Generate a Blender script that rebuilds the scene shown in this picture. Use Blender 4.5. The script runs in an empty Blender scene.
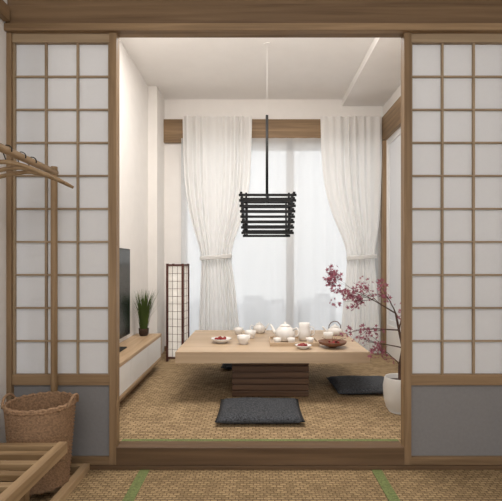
import bpy, bmesh, math, random
from mathutils import Vector, Matrix
random.seed(4)
D = bpy.data
scene = bpy.context.scene
scene.view_settings.view_transform = 'Standard'

# ------------------------------------------------------------------ materials
def srgb(r, g, b):
    def f(c):
        c /= 255.0
        return c/12.92 if c <= 0.04045 else ((c+0.055)/1.055)**2.4
    return (f(r), f(g), f(b), 1)

def newmat(name):
    m = D.materials.new(name); m.use_nodes = True
    nt = m.node_tree
    return m, nt, nt.nodes['Principled BSDF'], nt.nodes['Material Output']

def plain(name, col, rough=0.6, noise=0.04, nscale=20, bump=0.0, metal=0.0, spec=0.3):
    m, nt, p, o = newmat(name)
    p.inputs['Roughness'].default_value = rough
    p.inputs['Metallic'].default_value = metal
    p.inputs['Specular IOR Level'].default_value = spec
    tc = nt.nodes.new('ShaderNodeTexCoord')
    n = nt.nodes.new('ShaderNodeTexNoise'); n.inputs['Scale'].default_value = nscale; n.inputs['Detail'].default_value = 6
    nt.links.new(tc.outputs['Object'], n.inputs['Vector'])
    r = nt.nodes.new('ShaderNodeValToRGB')
    a = tuple(c*(1-noise) for c in col[:3])+(1,); b = tuple(min(1, c*(1+noise)) for c in col[:3])+(1,)
    r.color_ramp.elements[0].position = 0.35; r.color_ramp.elements[0].color = a
    r.color_ramp.elements[1].position = 0.65; r.color_ramp.elements[1].color = b
    nt.links.new(n.outputs['Fac'], r.inputs['Fac']); nt.links.new(r.outputs['Color'], p.inputs['Base Color'])
    if bump:
        bp = nt.nodes.new('ShaderNodeBump'); bp.inputs['Strength'].default_value = bump; bp.inputs['Distance'].default_value = 0.01
        nt.links.new(n.outputs['Fac'], bp.inputs['Height']); nt.links.new(bp.outputs['Normal'], p.inputs['Normal'])
    return m

def wood(name, dark, light, axis='X', scale=1.0, rough=0.5, contrast=1.0):
    m, nt, p, o = newmat(name)
    p.inputs['Roughness'].default_value = rough
    p.inputs['Specular IOR Level'].default_value = 0.3
    tc = nt.nodes.new('ShaderNodeTexCoord'); mp = nt.nodes.new('ShaderNodeMapping')
    s = [38*scale]*3; s['XYZ'.index(axis)] = 1.6*scale
    mp.inputs['Scale'].default_value = s
    nt.links.new(tc.outputs['Object'], mp.inputs['Vector'])
    n = nt.nodes.new('ShaderNodeTexNoise'); n.inputs['Scale'].default_value = 1.0; n.inputs['Detail'].default_value = 8; n.inputs['Distortion'].default_value = 0.6
    nt.links.new(mp.outputs['Vector'], n.inputs['Vector'])
    n2 = nt.nodes.new('ShaderNodeTexNoise'); n2.inputs['Scale'].default_value = 0.18; n2.inputs['Detail'].default_value = 2
    nt.links.new(mp.outputs['Vector'], n2.inputs['Vector'])
    ad = nt.nodes.new('ShaderNodeMath'); ad.operation = 'ADD'
    nt.links.new(n.outputs['Fac'], ad.inputs[0]); nt.links.new(n2.outputs['Fac'], ad.inputs[1])
    md = nt.nodes.new('ShaderNodeMath'); md.operation = 'MULTIPLY'; md.inputs[1].default_value = 0.5
    nt.links.new(ad.outputs[0], md.inputs[0])
    r = nt.nodes.new('ShaderNodeValToRGB')
    r.color_ramp.elements[0].position = 0.5-0.14/contrast; r.color_ramp.elements[0].color = dark
    r.color_ramp.elements[1].position = 0.5+0.14/contrast; r.color_ramp.elements[1].color = light
    nt.links.new(md.outputs[0], r.inputs['Fac']); nt.links.new(r.outputs['Color'], p.inputs['Base Color'])
    bp = nt.nodes.new('ShaderNodeBump'); bp.inputs['Strength'].default_value = 0.15; bp.inputs['Distance'].default_value = 0.003
    nt.links.new(n.outputs['Fac'], bp.inputs['Height']); nt.links.new(bp.outputs['Normal'], p.inputs['Normal'])
    return m

def woven(name, dark, light, pitch=0.022):
    """coarse seagrass / tatami weave"""
    m, nt, p, o = newmat(name)
    p.inputs['Roughness'].default_value = 0.85
    p.inputs['Specular IOR Level'].default_value = 0.15
    L = nt.links.new
    tc = nt.nodes.new('ShaderNodeTexCoord')
    def mapping(s):
        mp = nt.nodes.new('ShaderNodeMapping'); mp.inputs['Scale'].default_value = s
        L(tc.outputs['Object'], mp.inputs['Vector']); return mp
    br = nt.nodes.new('ShaderNodeTexBrick')
    br.inputs['Scale'].default_value = 1.0
    br.inputs['Brick Width'].default_value = pitch*1.7
    br.inputs['Row Height'].default_value = pitch
    br.inputs['Mortar Size'].default_value = pitch*0.16
    br.inputs['Mortar Smooth'].default_value = 0.9
    br.inputs['Color1'].default_value = (0.55, 0.55, 0.55, 1); br.inputs['Color2'].default_value = (1, 1, 1, 1)
    br.inputs['Mortar'].default_value = (0.08, 0.08, 0.08, 1)
    dn = nt.nodes.new('ShaderNodeTexNoise'); dn.inputs['Scale'].default_value = 40
    L(tc.outputs['Object'], dn.inputs['Vector'])
    vm = nt.nodes.new('ShaderNodeVectorMath'); vm.operation = 'MULTIPLY_ADD'
    vm.inputs[1].default_value = (pitch*0.6,)*3
    L(dn.outputs['Color'], vm.inputs[0]); L(tc.outputs['Object'], vm.inputs[2]); L(vm.outputs[0], br.inputs['Vector'])
    n = nt.nodes.new('ShaderNodeTexNoise'); n.inputs['Scale'].default_value = 1.0; n.inputs['Detail'].default_value = 5
    mn = mapping((60, 160, 60)); L(mn.outputs[0], n.inputs['Vector'])
    n3 = nt.nodes.new('ShaderNodeTexNoise'); n3.inputs['Scale'].default_value = 5; L(tc.outputs['Object'], n3.inputs['Vector'])
    mul = nt.nodes.new('ShaderNodeMath'); mul.operation = 'MULTIPLY'
    L(br.outputs['Color'], mul.inputs[0])
    mr = nt.nodes.new('ShaderNodeMapRange'); mr.inputs[1].default_value = 0.3; mr.inputs[2].default_value = 0.7; mr.inputs[3].default_value = 0.45; mr.inputs[4].default_value = 1.15
    L(n.outputs['Fac'], mr.inputs[0]); L(mr.outputs[0], mul.inputs[1])
    mr3 = nt.nodes.new('ShaderNodeMapRange'); mr3.inputs[1].default_value = 0.3; mr3.inputs[2].default_value = 0.7; mr3.inputs[3].default_value = 0.85; mr3.inputs[4].default_value = 1.1
    L(n3.outputs['Fac'], mr3.inputs[0])
    mul2 = nt.nodes.new('ShaderNodeMath'); mul2.operation = 'MULTIPLY'; L(mul.outputs[0], mul2.inputs[0]); L(mr3.outputs[0], mul2.inputs[1])
    r = nt.nodes.new('ShaderNodeValToRGB')
    r.color_ramp.elements[0].position = 0.05; r.color_ramp.elements[0].color = dark
    r.color_ramp.elements[1].position = 0.9; r.color_ramp.elements[1].color = light
    L(mul2.outputs[0], r.inputs['Fac']); L(r.outputs['Color'], p.inputs['Base Color'])
    bp = nt.nodes.new('ShaderNodeBump'); bp.inputs['Strength'].default_value = 0.7; bp.inputs['Distance'].default_value = 0.007
    L(mul.outputs[0], bp.inputs['Height']); L(bp.outputs['Normal'], p.inputs['Normal'])
    return m

def translucent(name, col, fac=0.4, rough=0.8, alpha=1.0, weave=0):
    m, nt, p, o = newmat(name)
    nt.nodes.remove(p)
    L = nt.links.new
    d = nt.nodes.new('ShaderNodeBsdfDiffuse'); t = nt.nodes.new('ShaderNodeBsdfTranslucent')
    tc = nt.nodes.new('ShaderNodeTexCoord'); n = nt.nodes.new('ShaderNodeTexNoise'); n.inputs['Scale'].default_value = 60
    L(tc.outputs['Object'], n.inputs['Vector'])
    r = nt.nodes.new('ShaderNodeValToRGB')
    r.color_ramp.elements[0].color = tuple(c*0.97 for c in col[:3])+(1,); r.color_ramp.elements[1].color = col
    L(n.outputs['Fac'], r.inputs['Fac']); L(r.outputs[0], d.inputs['Color']); L(r.outputs[0], t.inputs['Color'])
    mx = nt.nodes.new('ShaderNodeMixShader'); mx.inputs[0].default_value = fac
    L(d.outputs[0], mx.inputs[1]); L(t.outputs[0], mx.inputs[2])
    if alpha < 1:
        tr = nt.nodes.new('ShaderNodeBsdfTransparent'); m2 = nt.nodes.new('ShaderNodeMixShader')
        m2.inputs[0].default_value = alpha
        L(tr.outputs[0], m2.inputs[1]); L(mx.outputs[0], m2.inputs[2]); L(m2.outputs[0], o.inputs['Surface'])
    else:
        L(mx.outputs[0], o.inputs['Surface'])
    return m

def glassmat(name):
    m, nt, p, o = newmat(name); nt.nodes.remove(p)
    g = nt.nodes.new('ShaderNodeBsdfGlossy'); g.inputs['Roughness'].default_value = 0.02
    t = nt.nodes.new('ShaderNodeBsdfTransparent'); t.inputs['Color'].default_value = (0.97, 0.98, 0.98, 1)
    f = nt.nodes.new('ShaderNodeFresnel'); f.inputs[0].default_value = 1.3
    mx = nt.nodes.new('ShaderNodeMixShader')
    nt.links.new(f.outputs[0], mx.inputs[0]); nt.links.new(t.outputs[0], mx.inputs[1]); nt.links.new(g.outputs[0], mx.inputs[2])
    nt.links.new(mx.outputs[0], o.inputs['Surface'])
    return m

WD, WL = srgb(110, 87, 62), srgb(156, 129, 98)
woodX = wood('oak_grain_x', WD, WL, 'X')
woodY = wood('oak_grain_y', WD, WL, 'Y')
woodZ = wood('oak_grain_z', WD, WL, 'Z')
lathX = wood('lath_x', srgb(134, 114, 90), srgb(168, 147, 120), 'X')
lathZ = wood('lath_z', srgb(134, 114, 90), srgb(168, 147, 120), 'Z')
beamX = wood('beam_wood', srgb(92, 71, 50), srgb(132, 107, 80), 'X', 0.7)
sillX = wood('sill_wood', srgb(80, 61, 43), srgb(116, 92, 68), 'X', 0.7)
tableX = wood('table_ash', srgb(172, 148, 121), srgb(199, 175, 147), 'X', 0.6, 0.45)
walnutX = wood('walnut_x', srgb(74, 54, 40), srgb(110, 82, 61), 'X')
walnutY = wood('walnut_y', srgb(74, 54, 40), srgb(110, 82, 61), 'Y')
rosewoodZ = wood('rosewood_z', srgb(66, 38, 33), srgb(98, 60, 52), 'Z')
bambooY = wood('bamboo_y', srgb(134, 108, 78), srgb(180, 153, 119), 'Y')
bambooZ = wood('bamboo_z', srgb(118, 94, 66), srgb(162, 135, 103), 'Z')
bambooX = wood('bamboo_x', srgb(118, 94, 66), srgb(168, 142, 108), 'X')
cabY = wood('cabinet_oak', srgb(158, 130, 99), srgb(198, 170, 138), 'Y')
wallM = plain('wall_plaster', srgb(234, 230, 226), 0.9, 0.012, 8, 0.03)
ceilM = plain('ceiling_plaster', srgb(240, 237, 234), 0.9, 0.012, 6)
greyM = plain('grey_kick_panel', srgb(128, 126, 126), 0.7, 0.03, 60, 0.03)
whiteM = plain('white_lacquer', srgb(230, 228, 225), 0.4, 0.01)
frameM = plain('white_window_frame', srgb(232, 232, 232), 0.4, 0.01)
paperM = translucent('shoji_paper', srgb(232, 232, 233), 0.3)
lampPaperM = translucent('lamp_paper', srgb(246, 244, 240), 0.5)
curtM = translucent('curtain_linen', srgb(248, 247, 245), 0.43)
sheerM = translucent('sheer_voile', srgb(232, 233, 234), 0.5, alpha=0.72)
glassM = glassmat('window_glass')
floorM = woven('seagrass_floor', srgb(98, 78, 54), srgb(198, 171, 133), 0.026)
tatamiM = woven('tatami_floor', srgb(92, 73, 50), srgb(184, 158, 120), 0.02)
greenM = plain('green_cloth_edge', srgb(112, 122, 76), 0.9, 0.25, 120, 0.2)
blackM = plain('black_painted_wood', srgb(16, 15, 15), 0.5, 0.1, 40)
screenM = plain('tv_screen', srgb(14, 24, 22), 0.25, 0.1, 3, 0, 0, 0.4)
cushM = plain('charcoal_felt', srgb(68, 70, 74), 0.95, 0.6, 110, 0.5)
potM = plain('white_ceramic', srgb(232, 230, 226), 0.35, 0.02, 6)
chinaM = plain('porcelain', srgb(234, 230, 225), 0.25, 0.01, 6, 0, 0, 0.5)
clayM = plain('brown_clay_bowl', srgb(112, 74, 52), 0.5, 0.15, 40)
redM = plain('red_fruit', srgb(140, 44, 40), 0.4, 0.2, 60)
soilM = plain('soil', srgb(60, 44, 32), 0.95, 0.3, 80, 0.5)
barkM = plain('bark', srgb(84, 62, 52), 0.85, 0.2, 60, 0.3)
leafM = translucent('maple_leaf', srgb(164, 104, 118), 0.4)
grassM = translucent('grass_blade', srgb(88, 104, 58), 0.3)
wickerM = plain('wicker', srgb(148, 118, 91), 0.75, 0.25, 90, 0.4)
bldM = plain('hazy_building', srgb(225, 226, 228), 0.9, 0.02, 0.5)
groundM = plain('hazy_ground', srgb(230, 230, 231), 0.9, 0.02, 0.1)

# ------------------------------------------------------------------ builder
class B:
    def __init__(s, name):
        s.name = name; s.bm = bmesh.new(); s.mats = []
    def mi(s, m):
        if m not in s.mats: s.mats.append(m)
        return s.mats.index(m)
    def box(s, x0, x1, y0, y1, z0, z1, m, rot=0.0, piv=None):
        vs = [s.bm.verts.new((x, y, z)) for x in (x0, x1) for y in (y0, y1) for z in (z0, z1)]
        for f in ((0,1,3,2),(4,6,7,5),(0,4,5,1),(2,3,7,6),(0,2,6,4),(1,5,7,3)):
            fa = s.bm.faces.new([vs[i] for i in f]); fa.material_index = s.mi(m)
        if rot:
            c = Vector(piv) if piv else Vector(((x0+x1)/2, (y0+y1)/2, 0))
            R = Matrix.Rotation(rot, 3, 'Z')
            for v in vs: v.co = R @ (v.co-c)+c
        return vs
    def ring(s, c, t, r, seg, ref=None):
        t = t.normalized()
        a = ref if ref is not None else (Vector((0,0,1)) if abs(t.z) < 0.9 else Vector((1,0,0)))
        u = t.cross(a).normalized(); w = t.cross(u).normalized()
        return [s.bm.verts.new(c+(u*math.cos(2*math.pi*i/seg)+w*math.sin(2*math.pi*i/seg))*r) for i in range(seg)]
    def tube(s, pts, rad, m, seg=10, cap=True):
        pts = [Vector(p) for p in pts]
        if not hasattr(rad, '__len__'): rad = [rad]*len(pts)
        k = s.mi(m)
        ref = None
        rings = []
        for i, p in enumerate(pts):
            t = (pts[min(i+1, len(pts)-1)]-pts[max(i-1, 0)])
            if ref is None:
                ref = Vector((0,0,1)) if abs(t.normalized().z) < 0.8 else Vector((1,0,0))
            tn = t.normalized()
            ref = (ref-tn*ref.dot(tn)).normalized()
            rings.append(s.ring(p, t, rad[i], seg, ref))
        for a, b in zip(rings, rings[1:]):
            for i in range(seg):
                f = s.bm.faces.new((a[i], a[(i+1)%seg], b[(i+1)%seg], b[i])); f.material_index = k; f.smooth = True
        if cap:
            for rg in (rings[0], rings[-1]):
                try:
                    f = s.bm.faces.new(rg); f.material_index = k
                except ValueError: pass
    def lathe(s, c, prof, m, seg=32, fn=None, sy=1.0):
        k = s.mi(m); rings = []
        for j, (r, z) in enumerate(prof):
            rg = []
            for i in range(seg):
                th = 2*math.pi*i/seg
                rr = r+(fn(i, j) if fn else 0)
                rg.append(s.bm.verts.new((c[0]+rr*math.cos(th), c[1]+rr*math.sin(th)*sy, c[2]+z)))
            rings.append(rg)
        for a, b in zip(rings, rings[1:]):
            for i in range(seg):
                f = s.bm.faces.new((a[i], a[(i+1)%seg], b[(i+1)%seg], b[i])); f.material_index = k; f.smooth = True
        for rg, pr in ((rings[0], prof[0]), (rings[-1], prof[-1])):
            if pr[0] > 1e-6:
                f = s.bm.faces.new(rg); f.material_index = k
    def ball(s, c, r, m, sz=1.0):
        n = 6
        s.lathe(c, [(max(1e-4, r*math.sin(math.pi*i/n)), -r*sz*math.cos(math.pi*i/n)) for i in range(n+1)], m, 10)
    def poly(s, pts, m):
        f = s.bm.faces.new([s.bm.verts.new(p) for p in pts]); f.material_index = s.mi(m); return f
    def done(s, bevel=0.0, sub=0, recalc=True):
        if recalc: bmesh.ops.recalc_face_normals(s.bm, faces=s.bm.faces)
        xs = [v.co.x for v in s.bm.verts]; ys = [v.co.y for v in s.bm.verts]; zs = [v.co.z for v in s.bm.verts]
        c = Vector(((min(xs)+max(xs))/2, (min(ys)+max(ys))/2, min(zs)))
        bmesh.ops.translate(s.bm, verts=s.bm.verts, vec=-c)
        me = D.meshes.new(s.name); s.bm.to_mesh(me); s.bm.free()
        for m in s.mats: me.materials.append(m)
        ob = D.objects.new(s.name, me); ob.location = c
        scene.collection.objects.link(ob)
        if bevel:
            md = ob.modifiers.new('bevel', 'BEVEL'); md.width = bevel; md.segments = 2; md.limit_method = 'ANGLE'; md.angle_limit = math.radians(50)
        return ob

FZ = 0.11   # raised inner floor height
CZ = 3.08   # inner ceiling
XL, XR = -0.775, 0.822   # opening jambs
# ------------------------------------------------------------------ shell
b = B('floor'); b.box(-1.5, 2.3, -4.2, 0.0, -0.1, 0.0, tatamiM)
b.done()
b = B('floor_platform'); b.box(-1.3, 1.62, 0.08, 2.92, -0.1, FZ, floorM); b.done()
b = B('trim_tatami_edge')
for x in (-0.61, 0.66):
    b.box(x-0.027, x+0.027, -4.2, -0.04, 0.0, 0.004, greenM)
b.box(XL, XR, 0.08, 0.11, FZ, FZ+0.004, greenM)
b.done()
b = B('trim_sill'); b.box(XL, XR, -0.015, 0.08, 0.0, FZ+0.004, sillX); b.done(0.003)
b = B('trim_sill_lower'); b.box(-1.38, 2.2, -0.035, -0.016, 0.0, 0.02, sillX); b.done(0.002)

b = B('wall_left'); b.box(-1.5, -1.386, -4.2, 0.06, 0, 2.75, wallM); b.done()
b = B('wall_right'); b.box(2.2, 2.3, -4.2, 0.06, 0, 2.75, wallM); b.done()
b = B('ceiling_outer'); b.box(-1.5, 2.3, -4.2, -0.03, 2.75, 2.85, wallM); b.done()
b = B('trim_header')
b.box(-1.386, 2.2, -0.02, 0.05, 2.455, 2.56, beamX)
b.box(-1.386, 2.2, 0.0, 0.05, 2.56, 2.85, beamX)
b.box(-1.386, 2.2, -0.035, 0.05, 2.415, 2.455, woodX)
b.done(0.003)
b = B('trim_crown'); b.box(-1.386, -1.35, -4.2, -0.036, 2.46, 2.54, woodY); b.done(0.003)
b = B('wall_partition'); b.box(-1.3, 1.62, 0.056, 0.10, 2.46, CZ+.1, wallM); b.done()

# inner room walls
b = B('wall_inner_left'); b.box(-1.3, -1.18, 0.06, 2.92, FZ, CZ+.1, wallM); b.box(-1.18, -1.08, 2.4, 2.8, FZ, CZ, wallM); b.done()
b = B('wall_back')
b.box(-1.18, -0.88, 2.8, 2.92, FZ, CZ, wallM); b.box(1.42, 1.5, 2.8, 2.92, FZ, CZ, wallM)
b.box(-0.88, 1.42, 2.8, 2.92, 2.56, CZ, wallM); b.box(-0.88, 1.42, 2.8, 2.92, FZ, 0.17, wallM)
b.done()
b = B('wall_inner_right')
b.box(1.5, 1.62, 0.06, 1.5, FZ, CZ, wallM); b.box(1.5, 1.62, 2.66, 2.92, FZ, CZ, wallM)
b.box(1.5, 1.62, 1.5, 2.66, 2.56, CZ, wallM); b.box(1.5, 1.62, 1.5, 2.66, FZ, 0.45, wallM)
b.done()
b = B('ceiling'); b.box(-1.3, 1.62, 0.10, 2.92, CZ, CZ+.1, ceilM)
b.box(1.02, 1.5, 0.14, 2.8, CZ-.08, CZ, ceilM)
b.done()
b = B('trim_valance')
b.box(-1.08, 1.5, 2.745, 2.8, 2.56, 2.83, woodX)
b.box(1.455, 1.5, 0.14, 2.745, 2.56, 2.83, woodY)
b.box(1.455, 1.5, 2.66, 2.745, FZ, 2.56, woodZ)
b.done(0.003)
b = B('baseboard_back'); b.box(-1.08, -0.88, 2.785, 2.8, FZ, FZ+0.06, woodX); b.done(0.002)

# windows
b = B('window_1')
y0, y1 = 2.82, 2.88
for x0, x1 in ((-0.88, -0.82), (0.36, 0.45), (1.36, 1.42)):
    b.box(x0, x1, y0, y1, 0.17, 2.56, frameM)
b.box(-0.82, 1.36, y0, y1, 0.17, 0.24, frameM); b.box(-0.82, 1.36, y0, y1, 2.49, 2.56, frameM)
b.box(-0.82, 0.36, 2.845, 2.851, 0.24, 2.49, glassM); b.box(0.45, 1.36, 2.845, 2.851, 0.24, 2.49, glassM)
b.done()
b = B('window_2')
for a0, a1 in ((1.5, 1.55), (2.05, 2.11), (2.61, 2.66)):
    b.box(1.51, 1.54, a0, a1, 0.45, 2.56, frameM)
b.box(1.51, 1.54, 1.55, 2.61, 0.45, 0.51, frameM); b.box(1.51, 1.54, 1.55, 2.61, 2.5, 2.56, frameM)
b.box(1.522, 1.525, 1.55, 2.05, 0.51, 2.5, paperM); b.box(1.522, 1.525, 2.11, 2.61, 0.51, 2.5, paperM)
b.done()

# ------------------------------------------------------------------ shoji panels
def shoji(name, x0, x1, ncol_x):
    b = B(name)
    b.box(x0, x1, 0.0, 0.05, 2.365, 2.415, lathX)
    b.box(x0, x1, 0.0, 0.05, 0.455, 0.515, woodX)
    b.box(x0, x1, 0.0, 0.05, 0.0, 0.055, woodX)
    b.box(x0, x1, 0.018, 0.04, 0.055, 0.455, greyM)
    b.box(x0, x1, 0.026, 0.029, 0.515, 2.365, paperM)
    for x in ncol_x:
        b.box(x-0.006, x+0.006, 0.008, 0.025, 0.515, 2.365, lathZ)
    for i in range(1, 10):
        z = 0.515+i*(2.365-0.515)/10
        b.box(x0, x1, 0.010, 0.024, z-0.005, z+0.005, lathX)
    return b
b = shoji('shoji_screen', -1.358, -0.815, (-1.352, -1.175, -0.998, -0.821))
b.box(-1.386, -1.358, -0.01, 0.05, 0, 2.415, woodZ); b.box(-0.815, XL, -0.01, 0.05, 0, 2.415, woodZ)
b.done(0.0015)
b = shoji('shoji_screen', 0.862, 2.18, [0.868+0.175*i for i in range(8)])
b.box(XR, 0.862, -0.01, 0.05, 0, 2.415, woodZ); b.box(2.16, 2.2, -0.01, 0.05, 0, 2.415, woodZ)
b.done(0.0015)

# ------------------------------------------------------------------ curtains
def curtain(name, keys, y, ph, folds, amp, mat=None, wob=1.0):
    """keys: (z, xl, xr) top to bottom"""
    b = B(name); k = b.mi(mat or curtM)
    nu, nv = folds*14, 90
    zt, zb = keys[0][0], keys[-1][0]
    def samp(z):
        for a, c in zip(keys, keys[1:]):
            if a[0] >= z >= c[0]:
                t = (a[0]-z)/(a[0]-c[0])
                return a[1]+(c[1]-a[1])*t, a[2]+(c[2]-a[2])*t
        return keys[-1][1:]
    raw = [samp(zt+(zb-zt)*j/nv) for j in range(nv+1)]
    sm = []
    for j in range(nv+1):
        w = raw[max(0, j-4):j+5]; sm.append((sum(p[0] for p in w)/len(w), sum(p[1] for p in w)/len(w)))
    grid = []
    w0 = keys[0][2]-keys[0][1]
    for j in range(nv+1):
        z = zt+(zb-zt)*j/nv; xl, xr = sm[j]; wr = (xr-xl)/w0
        row = []
        for i in range(nu+1):
            u = i/nu
            uu = u+wob*0.010*math.sin(u*23+ph)
            f = math.sin(uu*folds*2*math.pi+ph)
            a = amp*(0.6+0.4*math.sin(u*9+ph*2))*(0.45+0.55*wr)
            yy = y+a*f
            bulge = 0.05*(1-wr)*(1-(2*u-1)**2)
            row.append(b.bm.verts.new((xl+(xr-xl)*u, yy-bulge, z)))
        grid.append(row)
    for j in range(nv):
        for i in range(nu):
            f = b.bm.faces.new((grid[j][i], grid[j][i+1], grid[j+1][i+1], grid[j+1][i])); f.material_index = k; f.smooth = True
    return b
def tie(b, cx, hx, z):
    for k in range(3):
        b.tube([(cx+hx*math.cos(a), 2.598+.062*math.sin(a), z+k*.014+.012*math.cos(a)) for a in [i*math.pi/16 for i in range(33)]], .010, curtM, 8, cap=False)
b = curtain('curtain', [(2.82,-.84,-.045),(2.3,-.83,-.055),(2.0,-.81,-.075),(1.7,-.76,-.14),(1.4,-.67,-.25),(1.25,-.625,-.29),(1.18,-.62,-.285),(0.9,-.635,-.24),(0.5,-.65,-.2),(FZ+.01,-.66,-.16)], 2.62, 0.3, 9, 0.032)
tie(b, -.455, .175, 1.2)
b.done(recalc=False)
b = curtain('curtain', [(2.82,.735,1.44),(2.3,.75,1.44),(2.0,.785,1.43),(1.7,.87,1.42),(1.4,1.0,1.38),(1.25,1.045,1.355),(1.18,1.045,1.355),(0.9,1.02,1.38),(0.5,.98,1.41),(FZ+.01,.95,1.43)], 2.62, 1.7, 8, 0.032)
tie(b, 1.2, .165, 1.2)
b.done(recalc=False)
b = curtain('sheer_curtain', [(2.6,-.87,1.42),(FZ+.02,-.87,1.42)], 2.715, .9, 16, 0.006, sheerM)
b.done(recalc=False)

# ------------------------------------------------------------------ tea table
b = B('tea_table')
b.box(-0.593, 0.835, 0.79, 1.90, 0.404, 0.488, tableX)
b.box(-0.17, 0.39, 0.965, 1.735, FZ, 0.404, walnutX)
for i in range(6):
    z = FZ+0.004+i*0.048
    b.box(-0.185, 0.407, 0.95, 0.965, z, z+0.042, walnutX)
    b.box(-0.185, 0.407, 1.735, 1.75, z, z+0.042, walnutX)
    b.box(-0.185, -0.17, 0.965, 1.735, z, z+0.042, walnutY)
    b.box(0.39, 0.407, 0.965, 1.735, z, z+0.042, walnutY)
b.done(0.003)

# cushions
def cushion(x0, x1, y0, y1, h=0.06, rot=0):
    b = B('floor_cushion'); k = b.mi(cushM); n = 16
    cx, cy = (x0+x1)/2, (y0+y1)/2; hx, hy = (x1-x0)/2, (y1-y0)/2
    R = Matrix.Rotation(rot, 3, 'Z')
    def pt(i, j, s):
        u, v = -1+2*i/n, -1+2*j/n
        e = max(0, (1-abs(u)**5)*(1-abs(v)**5))**0.45
        x = u*hx*(1-0.03*(1-v*v)); y = v*hy*(1-0.03*(1-u*u))
        z = FZ+h/2+s*h/2*e*(1 if s < 0 else 1+0.1*math.sin(u*5+v*3))
        p = R @ Vector((x, y, 0))
        return (cx+p.x, cy+p.y, z)
    for s in (-1, 1):
        g = [[b.bm.verts.new(pt(i, j, s)) for j in range(n+1)] for i in range(n+1)]
        for i in range(n):
            for j in range(n):
                f = b.bm.faces.new((g[i][j], g[i+1][j], g[i+1][j+1], g[i][j+1])); f.material_index = k; f.smooth = True
    bmesh.ops.remove_doubles(b.bm, verts=b.bm.verts, dist=0.0005)
    return b.done()
cushion(-0.26, 0.31, 0.31, 0.80)
cushion(0.62, 1.14, 0.96, 1.45, rot=0.04)
cushion(-0.34, 0.18, 1.80, 2.30)

# ------------------------------------------------------------------ pendant
b = B('pendant_lamp')
cx, cy = 0.097, 1.47
for i in range(8):
    z = 1.385+i*0.045
    hw = 0.200+0.003*i
    for sgn in (-1, 1):
        b.box(cx-hw-.02, cx+hw+.02, cy+sgn*hw-0.01, cy+sgn*hw+0.01, z, z+0.02, blackM)
        b.box(cx+sgn*hw-0.01, cx+sgn*hw+0.01, cy-hw-.02, cy+hw+.02, z+0.02, z+0.035, blackM)
for sx in (-1, 1):
    for sy in (-1, 1):
        b.box(cx+sx*.18-.008, cx+sx*.18+.008, cy+sy*.18-.008, cy+sy*.18+.008, 1.385, 1.735, blackM)
b.box(cx-.21, cx+.21, cy-.012, cy+.012, 1.70, 1.72, blackM)
b.box(cx-.012, cx+.012, cy-.21, cy+.21, 1.70, 1.72, blackM)
b.tube([(cx, cy, 1.71), (cx, cy, 2.45)], 0.012, blackM, 8)
b.tube([(cx, cy, 2.45), (cx, cy, CZ-.008)], 0.0007, ceilM, 6)
b.lathe((cx, cy, CZ-.008), [(0.03, 0), (0.03, 0.008)], ceilM, 20)
b.done()

# ------------------------------------------------------------------ shoji floor lamp
b = B('shoji_floor_lamp')
lx, ly, hw, H = -0.835, 2.3, 0.085, 1.03
lz = FZ
R = -0.18
pv = (lx, ly, 0)
def rb(*a): b.box(*a, rot=R, piv=pv)
for sx in (-1, 1):
    for sy in (-1, 1):
        rb(lx+sx*hw-.011, lx+sx*hw+.011, ly+sy*hw-.011, ly+sy*hw+.011, lz, lz+H, rosewoodZ)
for z in (lz+0.03, lz+H-0.025):
    for sg in (-1, 1):
        rb(lx-hw+.011, lx+hw-.011, ly+sg*hw-.009, ly+sg*hw+.009, z, z+0.02, rosewoodZ)
        rb(lx+sg*hw-.009, lx+sg*hw+.009, ly-hw+.011, ly+hw-.011, z, z+0.02, rosewoodZ)
for sg in (-1, 1):
    rb(lx-hw+.011, lx+hw-.011, ly+sg*hw-.0015, ly+sg*hw+.0015, lz+.05, lz+H-.025, lampPaperM)
    rb(lx+sg*hw-.0015, lx+sg*hw+.0015, ly-hw+.011, ly+hw-.011, lz+.05, lz+H-.025, lampPaperM)
    for i in range(1, 12):
        z = lz+.05+i*(H-.075)/12
        rb(lx-hw+.011, lx+hw-.011, ly+sg*hw-.004, ly+sg*hw+.004, z-.0014, z+.0014, rosewoodZ)
        rb(lx+sg*hw-.004, lx+sg*hw+.004, ly-hw+.011, ly+hw-.011, z-.0014, z+.0014, rosewoodZ)
    for t in (-.027, .027):
        rb(lx+t-.0014, lx+t+.0014, ly+sg*hw-.004, ly+sg*hw+.004, lz+.05, lz+H-.025, rosewoodZ)
        rb(lx+sg*hw-.004, lx+sg*hw+.004, ly+t-.0014, ly+t+.0014, lz+.05, lz+H-.025, rosewoodZ)
b.done()
for i in range(5):
    l = D.lights.new('shoji_lamp_bulb', 'POINT'); l.energy = .35; l.color = (1, .98, .95); l.shadow_soft_size = .03
    o = D.objects.new('shoji_lamp_bulb', l); o.location = (lx, ly, .24+i*.19); scene.collection.objects.link(o)

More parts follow.
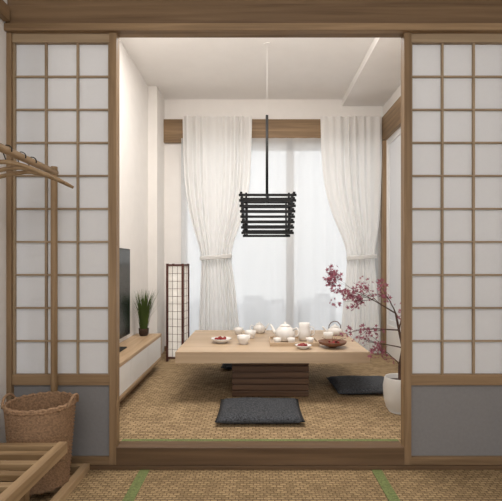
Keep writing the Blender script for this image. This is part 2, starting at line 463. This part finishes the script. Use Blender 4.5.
# ------------------------------------------------------------------ tv cabinet, tv, grass pot
b = B('tv_cabinet')
b.box(-1.18, -0.93, 0.3, 1.92, 0.425, 0.452, cabY)
b.box(-1.18, -0.93, 0.3, 1.92, 0.20, 0.225, cabY)
b.box(-1.18, -0.93, 1.90, 1.92, 0.225, 0.425, cabY); b.box(-1.18, -0.93, 0.3, 0.32, 0.225, 0.425, cabY)
b.box(-1.17, -0.945, 0.32, 1.90, 0.225, 0.425, whiteM)
for i in range(3):
    ya = 0.325+i*0.526
    b.box(-0.945, -0.932, ya, ya+0.52, 0.228, 0.422, whiteM)
b.box(-1.18, -1.0, 0.4, 1.82, FZ, 0.20, cabY)
b.done(0.002)
b = B('television')
b.box(-1.175, -1.15, 0.35, 1.60, 0.50, 1.27, blackM)
b.box(-1.15, -1.148, 0.36, 1.59, 0.51, 1.26, screenM)
b.box(-1.17, -1.152, 0.95, 1.05, 0.46, 0.50, blackM); b.box(-1.175, -1.05, 0.85, 1.15, 0.452, 0.462, blackM)
b.done(0.002)
b = B('potted_grass')
gc = (-1.07, 1.78, 0.453)
b.lathe(gc, [(.035, 0), (.045, .02), (.048, .07), (.042, .07), (.04, .06)], soilM, 20)
for i in range(300):
    a = random.uniform(0, 6.28); rr = random.uniform(0, .035); h = random.uniform(.22, .40); ln = random.uniform(.01, .14); a2 = a+random.uniform(-.6, .6)
    base = Vector((gc[0]+rr*math.cos(a), gc[1]+rr*math.sin(a), gc[2]+.06)); dr = Vector((math.cos(a2), math.sin(a2), 0)); sd = Vector((-dr.y, dr.x, 0))*.0032
    p = [base+dr*ln*t*t+Vector((0, 0, h*t)) for t in (0, .5, 1)]
    for q in p: q.x = max(q.x, -1.17); q.y = max(q.y, 1.66)
    b.poly([p[0]-sd, p[0]+sd, p[1]+sd, p[1]-sd], grassM); b.poly([p[1]-sd, p[1]+sd, p[2]], grassM)
b.done(recalc=False)

# ------------------------------------------------------------------ maple in pot
b = B('potted_maple')
pc = (1.0, 0.62, FZ)
b.lathe(pc, [(.075, 0), (.095, .03), (.112, .10), (.115, .17), (.105, .23), (.100, .24), (.092, .235), (.098, .20)], potM, 40)
b.lathe((pc[0], pc[1], FZ+.195), [(.098, 0), (.098, .01)], soilM, 24)
leaves = []
rnd = random.Random(11)
def branch(p, d, L, r, lev):
    pts = [Vector(p)]; rad = [r]; d = Vector(d).normalized(); n = 6
    for i in range(n):
        d = (d+Vector((rnd.uniform(-.2, .2), rnd.uniform(-.2, .2), rnd.uniform(-.14, .12)))).normalized()
        pts.append(pts[-1]+d*L/n); rad.append(r*(1-.75*(i+1)/n))
    b.tube(pts, rad, barkM, 6)
    if lev == 0:
        for q in pts[1:]:
            for _ in range(2): leaves.append(q+Vector([rnd.uniform(-.03, .03) for _ in range(3)]))
        return
    for k in range(6 if lev > 1 else 5):
        i = rnd.randint(2, n)
        nd = (d+Vector((rnd.uniform(-.9, .6), rnd.uniform(-.8, .8), rnd.uniform(-.6, .6)))).normalized()
        branch(pts[i], nd, L*rnd.uniform(.35, .6), rad[i]*.7, lev-1)
base = Vector((pc[0], pc[1], FZ+.2))
trunk = [base, base+Vector((.0, 0, .12)), base+Vector((.02, .0, .24)), base+Vector((.0, .02, .36)), base+Vector((-.03, .0, .48))]
b.tube(trunk, [.014, .012, .010, .009, .007], barkM, 8)
branch(trunk[4], (-.9, .1, .46), .36, .006, 2)
branch(trunk[3], (-.9, -.1, .1), .32, .006, 1)
branch(trunk[3], (.3, .3, .9), .24, .006, 1)
branch(trunk[2], (-.7, .3, .15), .28, .005, 1)
branch(trunk[4], (-.3, -.2, .9), .22, .005, 1)
branch(trunk[1], (-.5, -.2, .7), .20, .004, 1)
for q in leaves:
    if rnd.random() < .12: continue
    s_ = rnd.uniform(.011, .022)
    M = Matrix.Rotation(rnd.uniform(0, 6.28), 3, 'Z') @ Matrix.Rotation(rnd.uniform(-1.2, 1.2), 3, 'X') @ Matrix.Rotation(rnd.uniform(-1.2, 1.2), 3, 'Y')
    pts = []
    for i in range(10):
        a = i*math.pi/5; rr = s_*(1.0 if i%2 == 0 else .38)
        if i == 5: rr = s_*.3
        pts.append(q+M @ Vector((rr*math.cos(a), rr*math.sin(a), 0)))
    b.poly(pts, leafM)
b.done(recalc=False)

# ------------------------------------------------------------------ tableware
TZ = 0.488
def bowl(name, x, y, r, h, mat, fruit=True):
    b = B(name)
    b.lathe((x, y, TZ), [(r*.45, 0), (r*.5, h*.12), (r*.85, h*.6), (r, h), (r*.94, h), (r*.78, h*.6), (r*.3, h*.25)], mat, 28)
    if fruit:
        for i in range(9):
            a = random.uniform(0, 6.28); q = random.uniform(0, r*.6)
            b.ball((x+q*math.cos(a), y+q*math.sin(a), TZ+h*.85+random.uniform(-.004, .006)), .014, redM)
    return b.done()
bowl('fruit_bowl', -.285, 1.18, .085, .038, chinaM)
bowl('fruit_bowl', .36, .92, .065, .03, chinaM)
def cup(x, y, r=.032, h=.045, z=TZ, name='tea_cup'):
    b = B(name)
    b.lathe((x, y, z), [(r*.55, 0), (r*.6, .005), (r*.9, h*.5), (r, h), (r*.92, h), (r*.8, h*.5), (r*.4, .01)], chinaM, 24)
    b.done()
for x, y, r, h in ((-.10, 1.12, .055, .07), (-.05, 1.42, .05, .065), (-.16, 1.62, .045, .06), (.62, 1.35, .045, .06)):
    cup(x, y, r, h)
def teapot(name, x, y, R, z, ang, tall=1.0, side=True):
    b = B(name)
    H = R*1.5*tall
    b.lathe((x, y, z), [(R*.6, 0), (R*.8, H*.08), (R, H*.4), (R*.92, H*.65), (R*.55, H*.88), (R*.5, H*.9)], chinaM, 32)
    b.lathe((x, y, z+H*.9), [(R*.54, 0), (R*.5, R*.1), (R*.2, R*.22), (R*.08, R*.24), (R*.14, R*.36), (.001, R*.44)], chinaM, 24)
    dx, dy = math.cos(ang), math.sin(ang)
    P = lambda t, h: (x+dx*t*R, y+dy*t*R, z+h)
    b.tube([P(.85, H*.35), P(1.2, H*.5), P(1.4, H*.75), P(1.62, H*.95)], [R*.2, R*.15, R*.11, R*.08], chinaM, 10)
    if side:
        b.tube([P(-.85, H*.7), P(-1.25, H*.85), P(-1.5, H*.65), P(-1.4, H*.38), P(-.92, H*.28)], R*.08, chinaM, 8)
    else:
        b.tube([P(-.75, H*.7), P(-.7, H*1.15), P(-.35, H*1.5), P(.1, H*1.58), P(.5, H*1.4), P(.75, H*1.05), P(.78, H*.7)], R*.06, walnutX, 8)
    b.done()
b = B('tea_tray')
b.box(.11, .50, 1.02, 1.34, TZ, TZ+.012, tableX)
for a in ((.11, .50, 1.02, 1.03), (.11, .50, 1.33, 1.34), (.11, .12, 1.03, 1.33), (.49, .50, 1.03, 1.33)):
    b.box(a[0], a[1], a[2], a[3], TZ+.012, TZ+.028, tableX)
b.done(.002)
teapot('teapot', .24, 1.21, .085, TZ+.0125, 2.6, 1.05)
b = B('tea_pitcher')
b.lathe((.40, 1.22, TZ+.0125), [(.035, 0), (.05, .02), (.056, .08), (.042, .115), (.048, .145), (.043, .145), (.036, .115)], chinaM, 28)
b.tube([(.44, 1.22, TZ+.13), (.478, 1.22, TZ+.12), (.484, 1.22, TZ+.07), (.45, 1.22, TZ+.05)], .005, chinaM, 8)
b.done()
cup(.17, 1.07, .032, .045, TZ+.0125); cup(.28, 1.07, .032, .045, TZ+.0125); cup(.43, 1.08, .032, .045, TZ+.0125)
teapot('teapot', .72, 1.6, .07, TZ, 3.0, 0.75, False)
teapot('teapot', .03, 1.72, .06, TZ, 0.3, 1.0)
b = B('berry_dish')
b.lathe((.59, .97, TZ), [(.03, 0), (.035, .006), (.10, .03), (.11, .05), (.104, .05), (.03, .012)], clayM, 28)
for i in range(12):
    a = random.uniform(0, 6.28); q = random.uniform(0, .05)
    b.ball((.59+q*math.cos(a), .97+q*math.sin(a), TZ+.035+random.uniform(0, .008)), .009, redM)
for i in range(7):
    a = random.uniform(-.6, .9)
    b.tube([(.59, .97, TZ+.035), (.59+.07*math.cos(a*2+1), .97+.03*math.sin(a), TZ+.06), (.59+.11*math.cos(a*2+1), .97+.05*math.sin(a), TZ+.075)], .0015, barkM, 5)
b.done()

# ------------------------------------------------------------------ garment rack
b = B('garment_rack')
px = -1.098
py1, pzt = -.058, 1.63
b.tube([(px, -1.45, pzt), (px, -1.0, pzt), (px, -.6, pzt), (px, -.04, pzt)], .018, bambooY, 14)
b.tube([(px, py1, .04), (px, py1, pzt+.03)], .018, bambooZ, 14)
b.tube([(px, -1.35, .04), (px, -1.35, pzt+.03)], .018, bambooZ, 14)
for x in (-1.34, -.93):
    b.box(x-.02, x+.02, -1.45, -.04, 0.0, .04, bambooY)
for y in (-.06, -.27, -.75, -1.35):
    b.box(-1.32, -.95, y-.018, y+.018, 0.0, .04, bambooX)
b.done(.002)
def hanger(y, tilt):
    b = B('clothes_hanger')
    z0 = pzt
    hook = []
    for i in range(8):
        a = math.radians(-20+i*28)
        hook.append((px+.022*math.cos(a), y, z0+.002+.022*math.sin(a)))
    hook.append((px, y, z0-.055))
    b.tube(hook, .0025, blackM, 6)
    R = Matrix.Rotation(tilt, 3, 'Z')
    pts = []
    for i in range(13):
        t = -1+i/6
        v = R @ Vector((t*.19, 0, 0))
        pts.append((px+v.x, y+v.y, z0-.05-.06*abs(t)**1.6))
    b.tube(pts, [.007]+[.010]*11+[.007], bambooX, 8)
    b.done()
hanger(-.30, .5); hanger(-.40, .35); hanger(-.52, .45)

# slatted bench
b = B('slatted_bench')
x0, x1, ya, yb, zt = -1.36, -.86, -1.25, -.45, .32
b.box(x1-.04, x1, ya, yb, zt-.05, zt, bambooY); b.box(x0, x0+.04, ya, yb, zt-.05, zt, bambooY)
for i in range(9):
    y = ya+.02+i*(yb-ya-.06)/8
    b.box(x0+.04, x1-.04, y, y+.038, zt-.03, zt-.005, bambooX)
for x in (x0+.055, x1-.13):
    for y in (ya+.1, yb-.18):
        b.box(x, x+.03, y, y+.035, .0, zt-.03, bambooZ)
b.done(.002)

# wicker basket
b = B('wicker_basket')
bc = (-1.075, -.255, .041)
rows = 44; seg = 96
prof = []
for j in range(rows+1):
    t = j/rows; prof.append((.130+.030*t, .39*t))
b.lathe(bc, prof, wickerM, seg, fn=lambda i, j: .0045*(1 if (i//3+j//1)%2 == 0 else -1))
cap = [f for f in b.bm.faces if len(f.verts) == seg and f.calc_center_median().z > .3]
bmesh.ops.delete(b.bm, geom=cap, context='FACES_ONLY')
b.lathe(bc, [(.122, .01), (.142, .2), (.150, .39)], wickerM, 48)
cap = [f for f in b.bm.faces if len(f.verts) == 48 and f.calc_center_median().z > .3]
bmesh.ops.delete(b.bm, geom=cap, context='FACES_ONLY')
for k in range(2):
    b.tube([(bc[0]+.158*math.cos(a), bc[1]+.158*math.sin(a), bc[2]+.39+.008*k+.004*math.sin(a*24+k*3)) for a in [i*2*math.pi/64 for i in range(65)]], .009, wickerM, 8)
for sg in (-1, 1):
    b.tube([(bc[0]+sg*(.158+.010*math.sin(t)), bc[1]-.06*math.cos(t), bc[2]+.385+.05*math.sin(t)) for t in [i*math.pi/12 for i in range(13)]], .007, wickerM, 8)
b.done()

# ------------------------------------------------------------------ outside
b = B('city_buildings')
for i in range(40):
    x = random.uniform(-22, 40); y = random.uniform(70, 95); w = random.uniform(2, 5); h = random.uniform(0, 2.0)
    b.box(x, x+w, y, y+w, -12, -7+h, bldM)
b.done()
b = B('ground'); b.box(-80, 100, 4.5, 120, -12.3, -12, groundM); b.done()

# ------------------------------------------------------------------ lights
w = D.worlds.new('World'); scene.world = w; w.use_nodes = True
nt = w.node_tree; bg = nt.nodes['Background']
bg.inputs['Color'].default_value = (0.98, 0.985, 1.0, 1); bg.inputs['Strength'].default_value = 1.5
def area(name, loc, rot, sx, sy, power, col=(1, .96, .91)):
    l = D.lights.new(name, 'AREA'); l.shape = 'RECTANGLE'; l.size = sx; l.size_y = sy; l.energy = power; l.color = col
    o = D.objects.new(name, l); o.location = loc; o.rotation_euler = rot; scene.collection.objects.link(o)
area('fill_light_inner', (-0.05, .8, CZ-.02), (0, 0, 0), 1.6, 1.0, 44)  # added fill to brighten the inner room, hidden by the header
# added fill strip, unseen behind the header, washing the inner ceiling
area('fill_light_ceiling', (0.1, .2, 2.6), (math.radians(150), 0, 0), 2.0, .12, 12)
area('fill_light_outer', (0.0, -2.6, 2.7), (math.radians(35), 0, 0), 1.6, .8, 45)  # added front fill for the outer room, out of view above the camera

# ------------------------------------------------------------------ camera
cam = D.cameras.new('camera'); co = D.objects.new('camera', cam); scene.collection.objects.link(co)
co.location = (0, -2.5, 1.125); co.rotation_euler = (math.radians(90), 0, 0)
cam.sensor_width = 36; cam.lens = 32.2
cam.shift_x = -0.010; cam.shift_y = 0.029
scene.camera = co
